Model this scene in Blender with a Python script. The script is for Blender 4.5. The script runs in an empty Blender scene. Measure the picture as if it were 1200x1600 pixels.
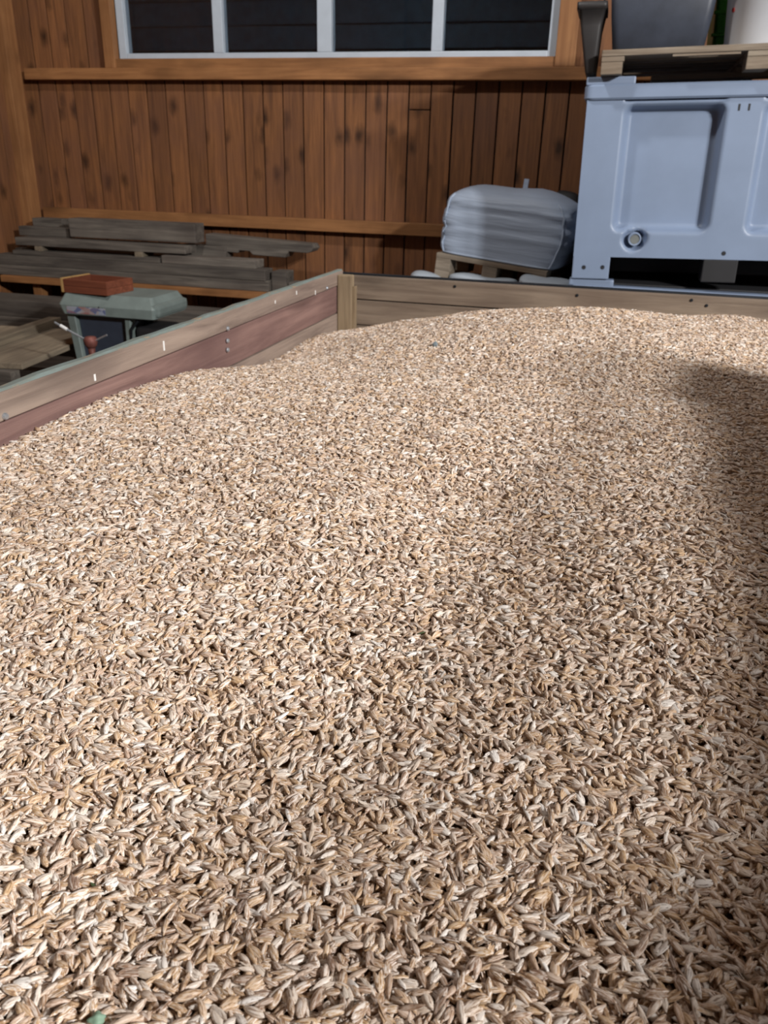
import bpy, bmesh, math, random
import numpy as np
from mathutils import Vector, Matrix, Euler

random.seed(7); rng = np.random.default_rng(11)
scene = bpy.context.scene
col = scene.collection
rad = math.radians

# ------------------------------------------------------------------ camera
# X runs along the back wall, Y towards it, Z up; floor at 0
HC = 1.34
cam_d = bpy.data.cameras.new('camera')
cam = bpy.data.objects.new('camera', cam_d); col.objects.link(cam)
F_PX = 1240.0
cam_d.sensor_fit = 'VERTICAL'; cam_d.sensor_height = 36.0; cam_d.sensor_width = 27.0
cam_d.lens = F_PX / 1600.0 * 36.0
cam_d.clip_start = 0.01; cam_d.clip_end = 60
pitch, roll, yaw = rad(23.5), rad(1.55), rad(14.4)
fw = Vector((0, math.cos(pitch), -math.sin(pitch))); up = Vector((0, math.sin(pitch), math.cos(pitch))); rt = Vector((1, 0, 0))
R_ = math.cos(roll) * rt + math.sin(roll) * up; U_ = -math.sin(roll) * rt + math.cos(roll) * up
rz = Matrix.Rotation(yaw, 3, 'Z')
R_, U_, F_ = rz @ R_, rz @ U_, rz @ fw
m = Matrix((R_, U_, -F_)).transposed().to_4x4(); m.translation = (0, 0, HC)
cam.matrix_world = m
cam_d.dof.use_dof = True; cam_d.dof.focus_distance = 0.72; cam_d.dof.aperture_fstop = 15.0
scene.camera = cam

# ------------------------------------------------------------------ world, exposure
world = bpy.data.worlds.new('world'); scene.world = world; world.use_nodes = True
bg = world.node_tree.nodes['Background']
bg.inputs[0].default_value = (0.55, 0.75, 1.0, 1); bg.inputs[1].default_value = 0.035
vs = scene.view_settings
vs.view_transform = 'Standard'; vs.look = 'None'; vs.gamma = 1.0; vs.use_curve_mapping = False
vs.exposure = 0.0

# lamps of the barn: position, power, size
LAMPS = [((3.50, -0.8, 3.5), 235.0, 0.30, (1.0, 0.98, 0.965)),
         ((4.30, -1.0, 3.5), 175.0, 0.30, (1.0, 0.98, 0.965)),
         ((-1.4, 2.4, 3.9), 48.0, 0.3, (1.0, 0.97, 0.94))]

# ------------------------------------------------------------------ node helpers
def newmat(name):
    mt = bpy.data.materials.new(name); mt.use_nodes = True
    nt = mt.node_tree; nt.nodes.clear()
    out = nt.nodes.new('ShaderNodeOutputMaterial'); b = nt.nodes.new('ShaderNodeBsdfPrincipled')
    nt.links.new(b.outputs[0], out.inputs[0])
    return mt, nt, b

def nd(nt, typ, **kw):
    n = nt.nodes.new(typ)
    for k, v in kw.items():
        if k.startswith('i_'):
            key = k[2:]
            n.inputs[int(key) if key.isdigit() else key.replace('_', ' ')].default_value = v
        else:
            setattr(n, k, v)
    return n

def ramp(nt, stops):
    r = nt.nodes.new('ShaderNodeValToRGB'); e = r.color_ramp.elements
    while len(e) < len(stops): e.new(0.5)
    for el, (p, c) in zip(e, stops):
        el.position = p; el.color = (*c, 1) if len(c) == 3 else c
    return r

def s2l(r, g, b):
    f = lambda c: (c / 255 / 12.92) if c / 255 <= 0.04045 else ((c / 255 + 0.055) / 1.055) ** 2.4
    return (f(r), f(g), f(b))

def wood(name, dark, light, axis='x', scale=1.0, knots=0.0, rough=0.65, vary=0.25, bump=0.25, stain=None, spec=0.3):
    """grain runs along axis; every object gets its own stretch of grain and its own tone"""
    mt, nt, b = newmat(name); L = nt.links.new
    tc = nd(nt, 'ShaderNodeTexCoord'); oi = nd(nt, 'ShaderNodeObjectInfo')
    mul = nd(nt, 'ShaderNodeVectorMath', operation='SCALE'); mul.inputs[0].default_value = (37.3, 17.1, 53.7)
    L(oi.outputs['Random'], mul.inputs['Scale'])
    add = nd(nt, 'ShaderNodeVectorMath', operation='ADD'); L(tc.outputs['Object'], add.inputs[0]); L(mul.outputs[0], add.inputs[1])
    long, cross = 1.6 * scale, 26.0 * scale
    sc = {'x': (long, cross, cross), 'y': (cross, long, cross), 'z': (cross, cross, long)}[axis]
    mp = nd(nt, 'ShaderNodeMapping'); mp.inputs['Scale'].default_value = sc; L(add.outputs[0], mp.inputs[0])
    n1 = nd(nt, 'ShaderNodeTexNoise', i_Scale=1.6, i_Detail=7.0, i_Roughness=0.62, i_Distortion=0.7); L(mp.outputs[0], n1.inputs['Vector'])
    r1 = ramp(nt, [(0.3, dark), (0.68, light)]); L(n1.outputs[0], r1.inputs[0])
    c = r1.outputs[0]
    if knots > 0:
        ks = {'x': (2.2, 8, 8), 'y': (8, 2.2, 8), 'z': (9, 9, 5.2)}[axis]
        mp2 = nd(nt, 'ShaderNodeMapping'); mp2.inputs['Scale'].default_value = ks; L(add.outputs[0], mp2.inputs[0])
        wn = nd(nt, 'ShaderNodeTexNoise', i_Scale=3.0, i_Detail=3.0); L(mp2.outputs[0], wn.inputs['Vector'])
        wm = nd(nt, 'ShaderNodeMix', data_type='VECTOR', i_0=0.22); L(mp2.outputs[0], wm.inputs[4]); L(wn.outputs[1], wm.inputs[5])
        vo = nd(nt, 'ShaderNodeTexVoronoi', i_Scale=1.0); L(wm.outputs[1], vo.inputs['Vector'])
        kr = ramp(nt, [(0.07, (1, 1, 1)), (0.29, (0, 0, 0))]); L(vo.outputs['Distance'], kr.inputs[0])
        km = nd(nt, 'ShaderNodeMath', operation='MULTIPLY', i_1=knots); L(kr.outputs[0], km.inputs[0])
        mx = nd(nt, 'ShaderNodeMix', data_type='RGBA'); L(km.outputs[0], mx.inputs[0]); L(c, mx.inputs[6])
        mx.inputs[7].default_value = (*[v * 0.28 for v in dark], 1); c = mx.outputs[2]
    # broad weather stains
    n2 = nd(nt, 'ShaderNodeTexNoise', i_Scale=3.1, i_Detail=4.0); L(add.outputs[0], n2.inputs['Vector'])
    r2 = ramp(nt, [(0.42, (0, 0, 0)), (0.72, (1, 1, 1))]); L(n2.outputs[0], r2.inputs[0])
    sm = nd(nt, 'ShaderNodeMath', operation='MULTIPLY', i_1=0.6); L(r2.outputs[0], sm.inputs[0])
    mx2 = nd(nt, 'ShaderNodeMix', data_type='RGBA'); L(sm.outputs[0], mx2.inputs[0]); L(c, mx2.inputs[6])
    mx2.inputs[7].default_value = (*(stain or [v * 0.55 for v in dark]), 1); c = mx2.outputs[2]
    hs = nd(nt, 'ShaderNodeHueSaturation'); L(c, hs.inputs['Color'])
    mr = nd(nt, 'ShaderNodeMapRange'); mr.inputs['To Min'].default_value = 1 - vary; mr.inputs['To Max'].default_value = 1 + vary
    L(oi.outputs['Random'], mr.inputs[0]); L(mr.outputs[0], hs.inputs['Value'])
    L(hs.outputs[0], b.inputs['Base Color'])
    bp = nd(nt, 'ShaderNodeBump', i_Strength=bump, i_Distance=0.004); L(n1.outputs[0], bp.inputs['Height']); L(bp.outputs[0], b.inputs['Normal'])
    b.inputs['Roughness'].default_value = rough; b.inputs['Specular IOR Level'].default_value = spec
    return mt

def plain(name, color, rough=0.5, metal=0.0, var=0.12, nscale=14.0, bump=0.0, spec=0.5):
    mt, nt, b = newmat(name); L = nt.links.new
    tc = nd(nt, 'ShaderNodeTexCoord')
    n = nd(nt, 'ShaderNodeTexNoise', i_Scale=nscale, i_Detail=5.0, i_Roughness=0.6); L(tc.outputs['Object'], n.inputs['Vector'])
    r = ramp(nt, [(0.3, tuple(v * (1 - var) for v in color)), (0.7, tuple(min(1, v * (1 + var)) for v in color))]); L(n.outputs[0], r.inputs[0])
    L(r.outputs[0], b.inputs['Base Color'])
    b.inputs['Roughness'].default_value = rough; b.inputs['Metallic'].default_value = metal
    b.inputs['Specular IOR Level'].default_value = spec
    if bump:
        bp = nd(nt, 'ShaderNodeBump', i_Strength=bump, i_Distance=0.003); L(n.outputs[0], bp.inputs['Height']); L(bp.outputs[0], b.inputs['Normal'])
    return mt

M = {}
M['cladding'] = wood('cladding_pine', s2l(98, 65, 43), s2l(140, 94, 59), 'z', 1.0, 0.95, 0.6, 0.14, 0.3, s2l(108, 74, 58))
M['rail_pine'] = wood('rail_pine', s2l(130, 88, 54), s2l(164, 116, 74), 'x', 1.0, 0.7, 0.6, 0.08)
M['post_pine'] = wood('post_pine', s2l(130, 87, 54), s2l(162, 116, 75), 'z', 1.0, 0.6, 0.6, 0.08)
M['grey_timber'] = wood('weathered_timber', s2l(72, 67, 63), s2l(124, 117, 108), 'x', 0.8, 0.4, 0.85, 0.28, 0.5, s2l(70, 62, 58))
M['grey_timber_y'] = wood('weathered_timber_lengthwise', s2l(96, 87, 75), s2l(146, 133, 113), 'y', 0.8, 0.3, 0.85, 0.2, 0.5, s2l(80, 70, 60))
M['side_plank'] = wood('trailer_side_plank', s2l(116, 101, 92), s2l(158, 141, 128), 'y', 1.0, 0.45, 0.8, 0.07, 0.6, s2l(112, 96, 90))
M['side_plank_red'] = wood('trailer_side_plank_reddish', s2l(110, 84, 80), s2l(146, 117, 109), 'y', 1.0, 0.5, 0.8, 0.06, 0.7, s2l(96, 72, 70))
M['end_plank'] = wood('trailer_end_plank', s2l(108, 94, 82), s2l(152, 137, 120), 'x', 1.0, 0.6, 0.8, 0.06, 0.6, s2l(100, 84, 73))
M['corner_post'] = wood('corner_post_wood', s2l(116, 100, 80), s2l(154, 136, 110), 'z', 1.0, 0.4, 0.8, 0.08, 0.5, s2l(96, 74, 50))
M['pallet'] = wood('pallet_wood', s2l(112, 101, 88), s2l(160, 148, 132), 'x', 1.0, 0.4, 0.85, 0.15, 0.4, s2l(104, 82, 60))
M['tray'] = wood('tray_mahogany', s2l(104, 58, 42), s2l(138, 80, 58), 'x', 1.2, 0.0, 0.55, 0.12, 0.2)
M['tray_pale'] = wood('tray_pale_end', s2l(170, 134, 82), s2l(196, 160, 106), 'z', 1.2, 0.0, 0.6, 0.05)
M['roof'] = wood('roof_boards', s2l(90, 74, 60), s2l(120, 100, 82), 'x', 1.0, 0.5, 0.7, 0.1)
M['window_white'] = plain('window_white_plastic', (0.47, 0.53, 0.6), 0.4, var=0.05)
M['siding'] = plain('dark_siding', (0.03, 0.05, 0.07), 0.6, var=0.2)
M['grey_plastic'] = plain('grey_blue_plastic', s2l(134, 150, 175), 0.42, var=0.06, nscale=5)
M['drain_grey'] = plain('drain_plug_grey', s2l(120, 124, 122), 0.5)
M['black'] = plain('black_rubber', (0.018, 0.018, 0.02), 0.6)
M['tub'] = plain('dark_tub_plastic', s2l(56, 62, 74), 0.5, var=0.25, nscale=9)
M['bin_black'] = plain('black_bin_plastic', s2l(48, 46, 46), 0.5, var=0.15)
M['bucket'] = plain('bucket_white', s2l(226, 230, 236), 0.35, var=0.03)
M['red'] = plain('red_mark', (0.5, 0.05, 0.04), 0.5)
M['green_plastic'] = plain('green_plastic', (0.06, 0.32, 0.03), 0.45, var=0.2)
M['steel'] = plain('blue_grey_steel', s2l(70, 84, 100), 0.45, 0.7, var=0.25, nscale=30)
M['dark_steel'] = plain('dark_steel', s2l(40, 44, 50), 0.5, 0.6, var=0.2)
M['zinc'] = plain('zinc_bolt', s2l(200, 208, 216), 0.35, 0.8, var=0.1)
M['paint_white'] = plain('white_paint', s2l(230, 230, 228), 0.6)
M['machine'] = plain('machine_grey_green', s2l(112, 124, 121), 0.5, var=0.14, nscale=12)
M['machine_blue'] = plain('machine_dark_blue', s2l(52, 60, 74), 0.5, var=0.15)
M['rust'] = plain('rusty_red_iron', s2l(118, 70, 62), 0.6, 0.2, var=0.25, nscale=40)
M['tyre'] = plain('tyre_rubber', (0.02, 0.02, 0.02), 0.8)
M['lamp_white'] = plain('lamp_housing', (0.6, 0.6, 0.6), 0.4)
M['concrete'] = plain('concrete_floor', (0.13, 0.125, 0.12), 0.85, var=0.35, nscale=3.0, bump=0.2)

def mat_bag(name, colr):
    mt, nt, b = newmat(name); L = nt.links.new
    tc = nd(nt, 'ShaderNodeTexCoord')
    mp = nd(nt, 'ShaderNodeMapping'); mp.inputs['Scale'].default_value = (3, 3, 42); L(tc.outputs['Object'], mp.inputs[0])
    n = nd(nt, 'ShaderNodeTexNoise', i_Scale=1.4, i_Detail=5.0, i_Distortion=0.8); L(mp.outputs[0], n.inputs['Vector'])
    r = ramp(nt, [(0.3, tuple(v * 0.86 for v in colr)), (0.7, colr)]); L(n.outputs[0], r.inputs[0]); L(r.outputs[0], b.inputs['Base Color'])
    bp = nd(nt, 'ShaderNodeBump', i_Strength=0.45, i_Distance=0.008); L(n.outputs[0], bp.inputs['Height']); L(bp.outputs[0], b.inputs['Normal'])
    b.inputs['Roughness'].default_value = 0.55
    return mt
M['bag'] = mat_bag('woven_bag_white', s2l(166, 180, 200))
M['sack'] = mat_bag('woven_sack_white', s2l(176, 186, 196))

def mat_teal():
    mt, nt, b = newmat('flaking_teal_paint'); L = nt.links.new
    tc = nd(nt, 'ShaderNodeTexCoord')
    mp = nd(nt, 'ShaderNodeMapping'); mp.inputs['Scale'].default_value = (60, 9, 60); L(tc.outputs['Object'], mp.inputs[0])
    n = nd(nt, 'ShaderNodeTexNoise', i_Scale=1.3, i_Detail=6.0, i_Roughness=0.7); L(mp.outputs[0], n.inputs['Vector'])
    r = ramp(nt, [(0.36, s2l(150, 128, 104)), (0.44, s2l(112, 120, 114)), (0.66, s2l(120, 136, 134))]); L(n.outputs[0], r.inputs[0])
    L(r.outputs[0], b.inputs['Base Color']); b.inputs['Roughness'].default_value = 0.6
    return mt
M['teal'] = mat_teal()

def mat_glass():
    mt, nt, b = newmat('window_glass')
    b.inputs['Transmission Weight'].default_value = 1.0; b.inputs['Roughness'].default_value = 0.02
    b.inputs['Base Color'].default_value = (0.75, 0.82, 0.88, 1); b.inputs['IOR'].default_value = 1.45
    return mt
M['glass'] = mat_glass()

def mat_sticker():
    mt, nt, b = newmat('faded_sticker'); L = nt.links.new
    tc = nd(nt, 'ShaderNodeTexCoord')
    mp = nd(nt, 'ShaderNodeMapping'); mp.inputs['Scale'].default_value = (34, 1, 60); L(tc.outputs['Object'], mp.inputs[0])
    v = nd(nt, 'ShaderNodeTexVoronoi', i_Scale=1.0); L(mp.outputs[0], v.inputs['Vector'])
    r = ramp(nt, [(0.0, s2l(140, 150, 168)), (0.45, s2l(150, 142, 142)), (0.7, s2l(140, 92, 88)), (0.9, s2l(92, 102, 134))])
    sx = nd(nt, 'ShaderNodeSeparateColor'); L(v.outputs['Color'], sx.inputs[0]); L(sx.outputs[0], r.inputs[0])
    L(r.outputs[0], b.inputs['Base Color']); b.inputs['Roughness'].default_value = 0.5
    return mt
M['sticker'] = mat_sticker()

def mat_grain():
    mt, nt, b = newmat('hulled_grain'); L = nt.links.new
    oi = nd(nt, 'ShaderNodeObjectInfo'); at = nd(nt, 'ShaderNodeAttribute', attribute_name='lc')
    tone = ramp(nt, [(0.0, s2l(140, 112, 92)), (0.18, s2l(176, 142, 106)), (0.4, s2l(205, 170, 126)), (0.6, s2l(190, 160, 136)), (0.78, s2l(212, 192, 170)), (0.92, s2l(226, 214, 200)), (1.0, s2l(240, 236, 230))])
    L(oi.outputs['Random'], tone.inputs[0])
    # second random number from the first
    f = nd(nt, 'ShaderNodeMath', operation='MULTIPLY', i_1=91.7); L(oi.outputs['Random'], f.inputs[0])
    fr = nd(nt, 'ShaderNodeMath', operation='FRACT'); L(f.outputs[0], fr.inputs[0])
    off = nd(nt, 'ShaderNodeVectorMath', operation='SCALE'); off.inputs[0].default_value = (11.0, 7.0, 5.0); L(f.outputs[0], off.inputs['Scale'])
    mp = nd(nt, 'ShaderNodeMapping'); mp.inputs['Scale'].default_value = (150, 1250, 1250); L(at.outputs['Vector'], mp.inputs[0])
    ad = nd(nt, 'ShaderNodeVectorMath', operation='ADD'); L(mp.outputs[0], ad.inputs[0]); L(off.outputs[0], ad.inputs[1])
    n = nd(nt, 'ShaderNodeTexNoise', i_Scale=1.0, i_Detail=3.0, i_Roughness=0.6, i_Distortion=0.25); L(ad.outputs[0], n.inputs['Vector'])
    st = ramp(nt, [(0.46, (0, 0, 0)), (0.58, (1, 1, 1))]); L(n.outputs[0], st.inputs[0])
    # hull stripes are stronger on some grains
    am = nd(nt, 'ShaderNodeMapRange'); am.inputs['To Min'].default_value = 0.25; am.inputs['To Max'].default_value = 0.95; L(fr.outputs[0], am.inputs[0])
    sm = nd(nt, 'ShaderNodeMath', operation='MULTIPLY'); L(st.outputs[0], sm.inputs[0]); L(am.outputs[0], sm.inputs[1])
    mx = nd(nt, 'ShaderNodeMix', data_type='RGBA'); L(sm.outputs[0], mx.inputs[0]); L(tone.outputs[0], mx.inputs[6]); mx.inputs[7].default_value = (*s2l(244, 235, 226), 1)
    # dark grooves of the hull
    dg = ramp(nt, [(0.36, (1, 1, 1)), (0.45, (0, 0, 0))]); L(n.outputs[0], dg.inputs[0])
    dm = nd(nt, 'ShaderNodeMath', operation='MULTIPLY', i_1=0.75); L(dg.outputs[0], dm.inputs[0])
    mx2 = nd(nt, 'ShaderNodeMix', data_type='RGBA'); L(dm.outputs[0], mx2.inputs[0]); L(mx.outputs[2], mx2.inputs[6]); mx2.inputs[7].default_value = (*s2l(112, 80, 64), 1)
    L(mx2.outputs[2], b.inputs['Base Color'])
    b.inputs['Roughness'].default_value = 0.42; b.inputs['Specular IOR Level'].default_value = 0.45
    bp = nd(nt, 'ShaderNodeBump', i_Strength=0.5, i_Distance=0.0003); L(n.outputs[0], bp.inputs['Height']); L(bp.outputs[0], b.inputs['Normal'])
    return mt
M['grain'] = mat_grain()
M['grain_core'] = plain('grain_core', s2l(150, 116, 84), 0.8, var=0.3, nscale=160)

# ------------------------------------------------------------------ object helpers
def link(name, me, mat=None, parent=None, loc=None, rot=None, smooth=False):
    o = bpy.data.objects.new(name, me); col.objects.link(o)
    if mat is not None and not me.materials: me.materials.append(mat)
    if parent is not None: o.parent = parent
    if loc is not None: o.location = loc
    if rot is not None: o.rotation_euler = rot
    if smooth:
        me.polygons.foreach_set('use_smooth', [True] * len(me.polygons))
    return o

def tag(o, label=None, cat=None, group=None, kind=None):
    for k, v in (('label', label), ('category', cat), ('group', group), ('kind', kind)):
        if v: o[k] = v
    return o

def empty(name, loc=(0, 0, 0), rot=(0, 0, 0), **kw):
    o = bpy.data.objects.new(name, None); col.objects.link(o); o.location = loc; o.rotation_euler = rot
    o.empty_display_size = 0.05
    return tag(o, **kw)

def mesh(verts, faces, name='m'):
    me = bpy.data.meshes.new(name); me.from_pydata([tuple(v) for v in verts], [], [tuple(f) for f in faces]); me.update(); return me

def from_bm(bm, name='m'):
    me = bpy.data.meshes.new(name); bm.normal_update(); bm.to_mesh(me); bm.free(); me.update(); return me

def box_me(x0, x1, y0, y1, z0, z1, bevel=0.0, taper=None):
    bm = bmesh.new()
    mtx = Matrix.Translation(((x0 + x1) / 2, (y0 + y1) / 2, (z0 + z1) / 2)) @ Matrix.Diagonal((x1 - x0, y1 - y0, z1 - z0, 1))
    bmesh.ops.create_cube(bm, size=1, matrix=mtx)
    if bevel: bmesh.ops.bevel(bm, geom=list(bm.edges), offset=bevel, segments=2, profile=0.6, affect='EDGES', clamp_overlap=True)
    return from_bm(bm)

def box(name, b, mat, parent=None, bevel=0.003, loc=None, rot=None, wob=0.0):
    me = box_me(*b, bevel=bevel)
    if wob:
        for v in me.vertices:
            v.co += Vector((random.uniform(-wob, wob), random.uniform(-wob, wob), random.uniform(-wob, wob)))
    return link(name, me, mat, parent, loc, rot)

def tube_me(pts, r, seg=8, cap=True, radii=None):
    pts = [Vector(p) for p in pts]; vs_, fs = [], []
    n = len(pts)
    for i, p in enumerate(pts):
        d = (pts[min(i + 1, n - 1)] - pts[max(i - 1, 0)]).normalized()
        a = d.cross(Vector((0, 0, 1)));
        if a.length < 1e-3: a = d.cross(Vector((1, 0, 0)))
        a.normalize(); b = d.cross(a)
        rr = radii[i] if radii else r
        for k in range(seg):
            t = 2 * math.pi * k / seg
            vs_.append(p + (a * math.cos(t) + b * math.sin(t)) * rr)
    for i in range(n - 1):
        for k in range(seg):
            k2 = (k + 1) % seg
            fs.append((i * seg + k, i * seg + k2, (i + 1) * seg + k2, (i + 1) * seg + k))
    if cap:
        fs.append(tuple(range(seg))[::-1]); fs.append(tuple((n - 1) * seg + k for k in range(seg)))
    return mesh(vs_, fs)

def lathe_me(prof, seg=32, axis='z'):
    vs_, fs = [], []
    for r, z in prof:
        for k in range(seg):
            t = 2 * math.pi * k / seg
            p = (r * math.cos(t), r * math.sin(t), z)
            vs_.append(p if axis == 'z' else (z, p[0], p[1]) if axis == 'x' else (p[0], z, p[1]))
    for i in range(len(prof) - 1):
        for k in range(seg):
            k2 = (k + 1) % seg
            fs.append((i * seg + k, i * seg + k2, (i + 1) * seg + k2, (i + 1) * seg + k))
    return mesh(vs_, fs)

def prism_me(poly, y0, y1, bevel=0.0):
    """polygon in x,z pushed from y0 to y1"""
    n = len(poly)
    v = [(x, y0, z) for x, z in poly] + [(x, y1, z) for x, z in poly]
    f = [tuple(range(n)), tuple(range(2 * n - 1, n - 1, -1))] + [(i, i + n, (i + 1) % n + n, (i + 1) % n) for i in range(n)]
    me = mesh(v, f)
    bm = bmesh.new(); bm.from_mesh(me); bmesh.ops.recalc_face_normals(bm, faces=bm.faces)
    if bevel: bmesh.ops.bevel(bm, geom=list(bm.edges), offset=bevel, segments=1, affect='EDGES', clamp_overlap=True)
    return from_bm(bm)

def loft_rect_me(levels, r=0.03, seg=5, cap_bottom=True, cap_top=False):
    """rounded rectangles (x0,x1,y0,y1,z) skinned from level to level"""
    vs_, fs = [], []; n = 4 * (seg + 1)
    for x0, x1, y0, y1, z in levels:
        rr = min(r, (x1 - x0) * 0.45, (y1 - y0) * 0.45)
        for cx, cy, a0 in ((x1 - rr, y1 - rr, 0), (x0 + rr, y1 - rr, 90), (x0 + rr, y0 + rr, 180), (x1 - rr, y0 + rr, 270)):
            for k in range(seg + 1):
                t = rad(a0 + 90 * k / seg); vs_.append((cx + rr * math.cos(t), cy + rr * math.sin(t), z))
    for i in range(len(levels) - 1):
        for k in range(n):
            k2 = (k + 1) % n; fs.append((i * n + k, i * n + k2, (i + 1) * n + k2, (i + 1) * n + k))
    if cap_bottom: fs.append(tuple(range(n))[::-1])
    if cap_top: fs.append(tuple((len(levels) - 1) * n + k for k in range(n)))
    return mesh(vs_, fs)

def copy_tree(o, parent=None):
    c = o.copy(); col.objects.link(c); c.parent = parent
    for ch in list(o.children): copy_tree(ch, c)
    return c

# ------------------------------------------------------------------ room shell
WY, WXL, WXR, WYF, CEIL = 5.0, -3.75, 5.6, -5.2, 4.2
link('floor', box_me(WXL - .2, WXR + .2, WYF - .2, WY + .2, -0.1, 0.0), M['concrete'])['kind'] = 'structure'
link('ceiling', box_me(WXL - .2, WXR + .2, WYF - .2, WY + .2, CEIL, CEIL + 0.1), M['roof'])['kind'] = 'structure'

# back wall: tongue boards, one object each; the window leaves a gap
wall_back = empty('wall_back', (0, WY, 0), kind='structure')
tag(wall_back, label='back wall of vertical orange brown pine boards below the window')
PITCH = 0.1287
WIN = (-3.03, -0.39, 1.905, 3.05)       # x0, x1, z0, z1
def board_mesh(z0, z1, w, th=0.022):
    me = box_me(0, w, -th, 0, z0, z1, 0.0025); me.materials.append(M['cladding']); return me
bm_full = board_mesh(0, CEIL, PITCH - 0.0085); bm_low = board_mesh(0, WIN[2], PITCH - 0.0085); bm_top = board_mesh(WIN[3], CEIL, PITCH - 0.0085)
bm_j1 = board_mesh(0, 1.642, PITCH - 0.0085); bm_j2 = board_mesh(1.648, WIN[2], PITCH - 0.0085)
k0 = int(math.floor((WXL + 1.579) / PITCH)); x = -1.579 + k0 * PITCH
while x < WXR:
    inside = x + PITCH > WIN[0] + 0.02 and x < WIN[1] - 0.02
    dy = random.uniform(-0.004, 0.002)
    if not inside:
        link('cladding_board', bm_full, None, wall_back, (x, dy, 0))
    elif abs(x + 1.15) < 0.06:
        link('cladding_board', bm_j1, None, wall_back, (x, dy, 0)); link('cladding_board', bm_j2, None, wall_back, (x, dy - 0.002, 0))
        link('cladding_board', bm_top, None, wall_back, (x, dy, 0))
    else:
        link('cladding_board', bm_low, None, wall_back, (x, dy, 0)); link('cladding_board', bm_top, None, wall_back, (x, dy, 0))
    x += PITCH
# dark building paper behind the boards
bk = M['black']
for nm, b in (('backing', (WXL - .1, WIN[0], 0.001, 0.05, 0, CEIL)), ('backing', (WIN[1], WXR + .1, 0.001, 0.05, 0, CEIL)),
              ('backing', (WIN[0], WIN[1], 0.001, 0.05, 0, WIN[2])), ('backing', (WIN[0], WIN[1], 0.001, 0.05, WIN[3], CEIL))):
    box(nm, b, bk, wall_back, 0)

# rails and studs nailed on the wall
def trim(n, b, mat, label):
    o = box('trim_%d' % n, b, mat, None, 0.004); tag(o, label=label, kind='structure'); return o
trim(1, (-3.68, 0.9, 4.905, 4.972, 1.79, 1.853), M['rail_pine'], 'long pine rail across the wall under the window')
trim(2, (-3.68, 0.9, 4.905, 4.972, 0.965, 1.036), M['rail_pine'], 'lower pine rail across the wall above the old timber')
trim(3, (WIN[0] - 0.01, WIN[1] + 0.01, 4.93, 4.975, 1.853, 1.905), M['rail_pine'], 'pine sill board directly under the white window frame')
trim(4, (-3.105, -3.035, 4.915, 4.975, 1.8535, CEIL), M['post_pine'], 'pine stud on the wall beside the window, nearer the corner')
trim(5, (-0.388, -0.282, 4.915, 4.975, 1.8535, CEIL), M['post_pine'], 'pine stud on the wall between window and dark tub')
trim(6, (-3.77, -3.69, 4.78, 4.90, 0, CEIL), M['post_pine'], 'square pine corner post where the two plank walls meet')

# left wall boards
wall_left = empty('wall_left', (WXL, 0, 0), kind='structure')
tag(wall_left, label='side wall of vertical pine boards at the edge of the picture')
bml = box_me(-0.022, 0, 0, 0.134, 0, CEIL, 0.0025); bml.materials.append(M['cladding'])
y = WY - 0.14
while y > WYF:
    link('cladding_board', bml, None, wall_left, (random.uniform(-0.003, 0.003), y, 0)); y -= 0.14
box('backing', (-0.06, -0.024, WYF, WY, 0, CEIL), bk, wall_left, 0)
link('wall_right', box_me(WXR, WXR + 0.1, WYF, WY, 0, CEIL), M['cladding'])['kind'] = 'structure'
link('wall_front', box_me(WXL, WXR, WYF - 0.1, WYF, 0, CEIL), M['cladding'])['kind'] = 'structure'

# window
win = empty('window_1', (0, WY, WIN[2]), kind='structure'); tag(win, label='wide white window with four dark panes at night')
H = WIN[3] - WIN[2]; FY = (-0.03, 0.045)
wm = M['window_white']
box('frame', (WIN[0], WIN[0] + 0.05, *FY, 0, H), wm, win, 0.004); box('frame', (WIN[1] - 0.045, WIN[1], *FY, 0, H), wm, win, 0.004)
box('frame', (WIN[0] + .05, WIN[1] - .045, *FY, 0, 0.032), wm, win, 0.004); box('frame', (WIN[0] + .05, WIN[1] - .045, *FY, H - 0.05, H), wm, win, 0.004)
xs = [WIN[0] + 0.05]
for cx, hw in ((-2.366, 0.031), (-1.705, 0.043), (-1.047, 0.031)):
    box('mullion', (cx - hw, cx + hw, *FY, 0.032, H - 0.05), wm, win, 0.004); xs += [cx - hw, cx + hw]
xs.append(WIN[1] - 0.045)
for i in range(0, 8, 2):
    box('pane', (xs[i], xs[i + 1], 0.004, 0.009, 0.032, H - 0.05), M['glass'], win, 0)
# shed wall outside, seen dimly through the glass
wo = empty('wall_outside', (0, 6.3, 0), kind='structure'); tag(wo, label='dark horizontal siding outside the window')
sd = box_me(-5.5, 1.5, -0.02, 0.0, 0, 0.152, 0.004); sd.materials.append(M['siding'])
for k in range(26): link('siding_board', sd, None, wo, (0, 0, 0.16 * k + 0.03), (rad(-3), 0, 0))
link('backing', box_me(-5.5, 1.5, 0.01, 0.05, 0, 4.3), bk, wo)

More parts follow.
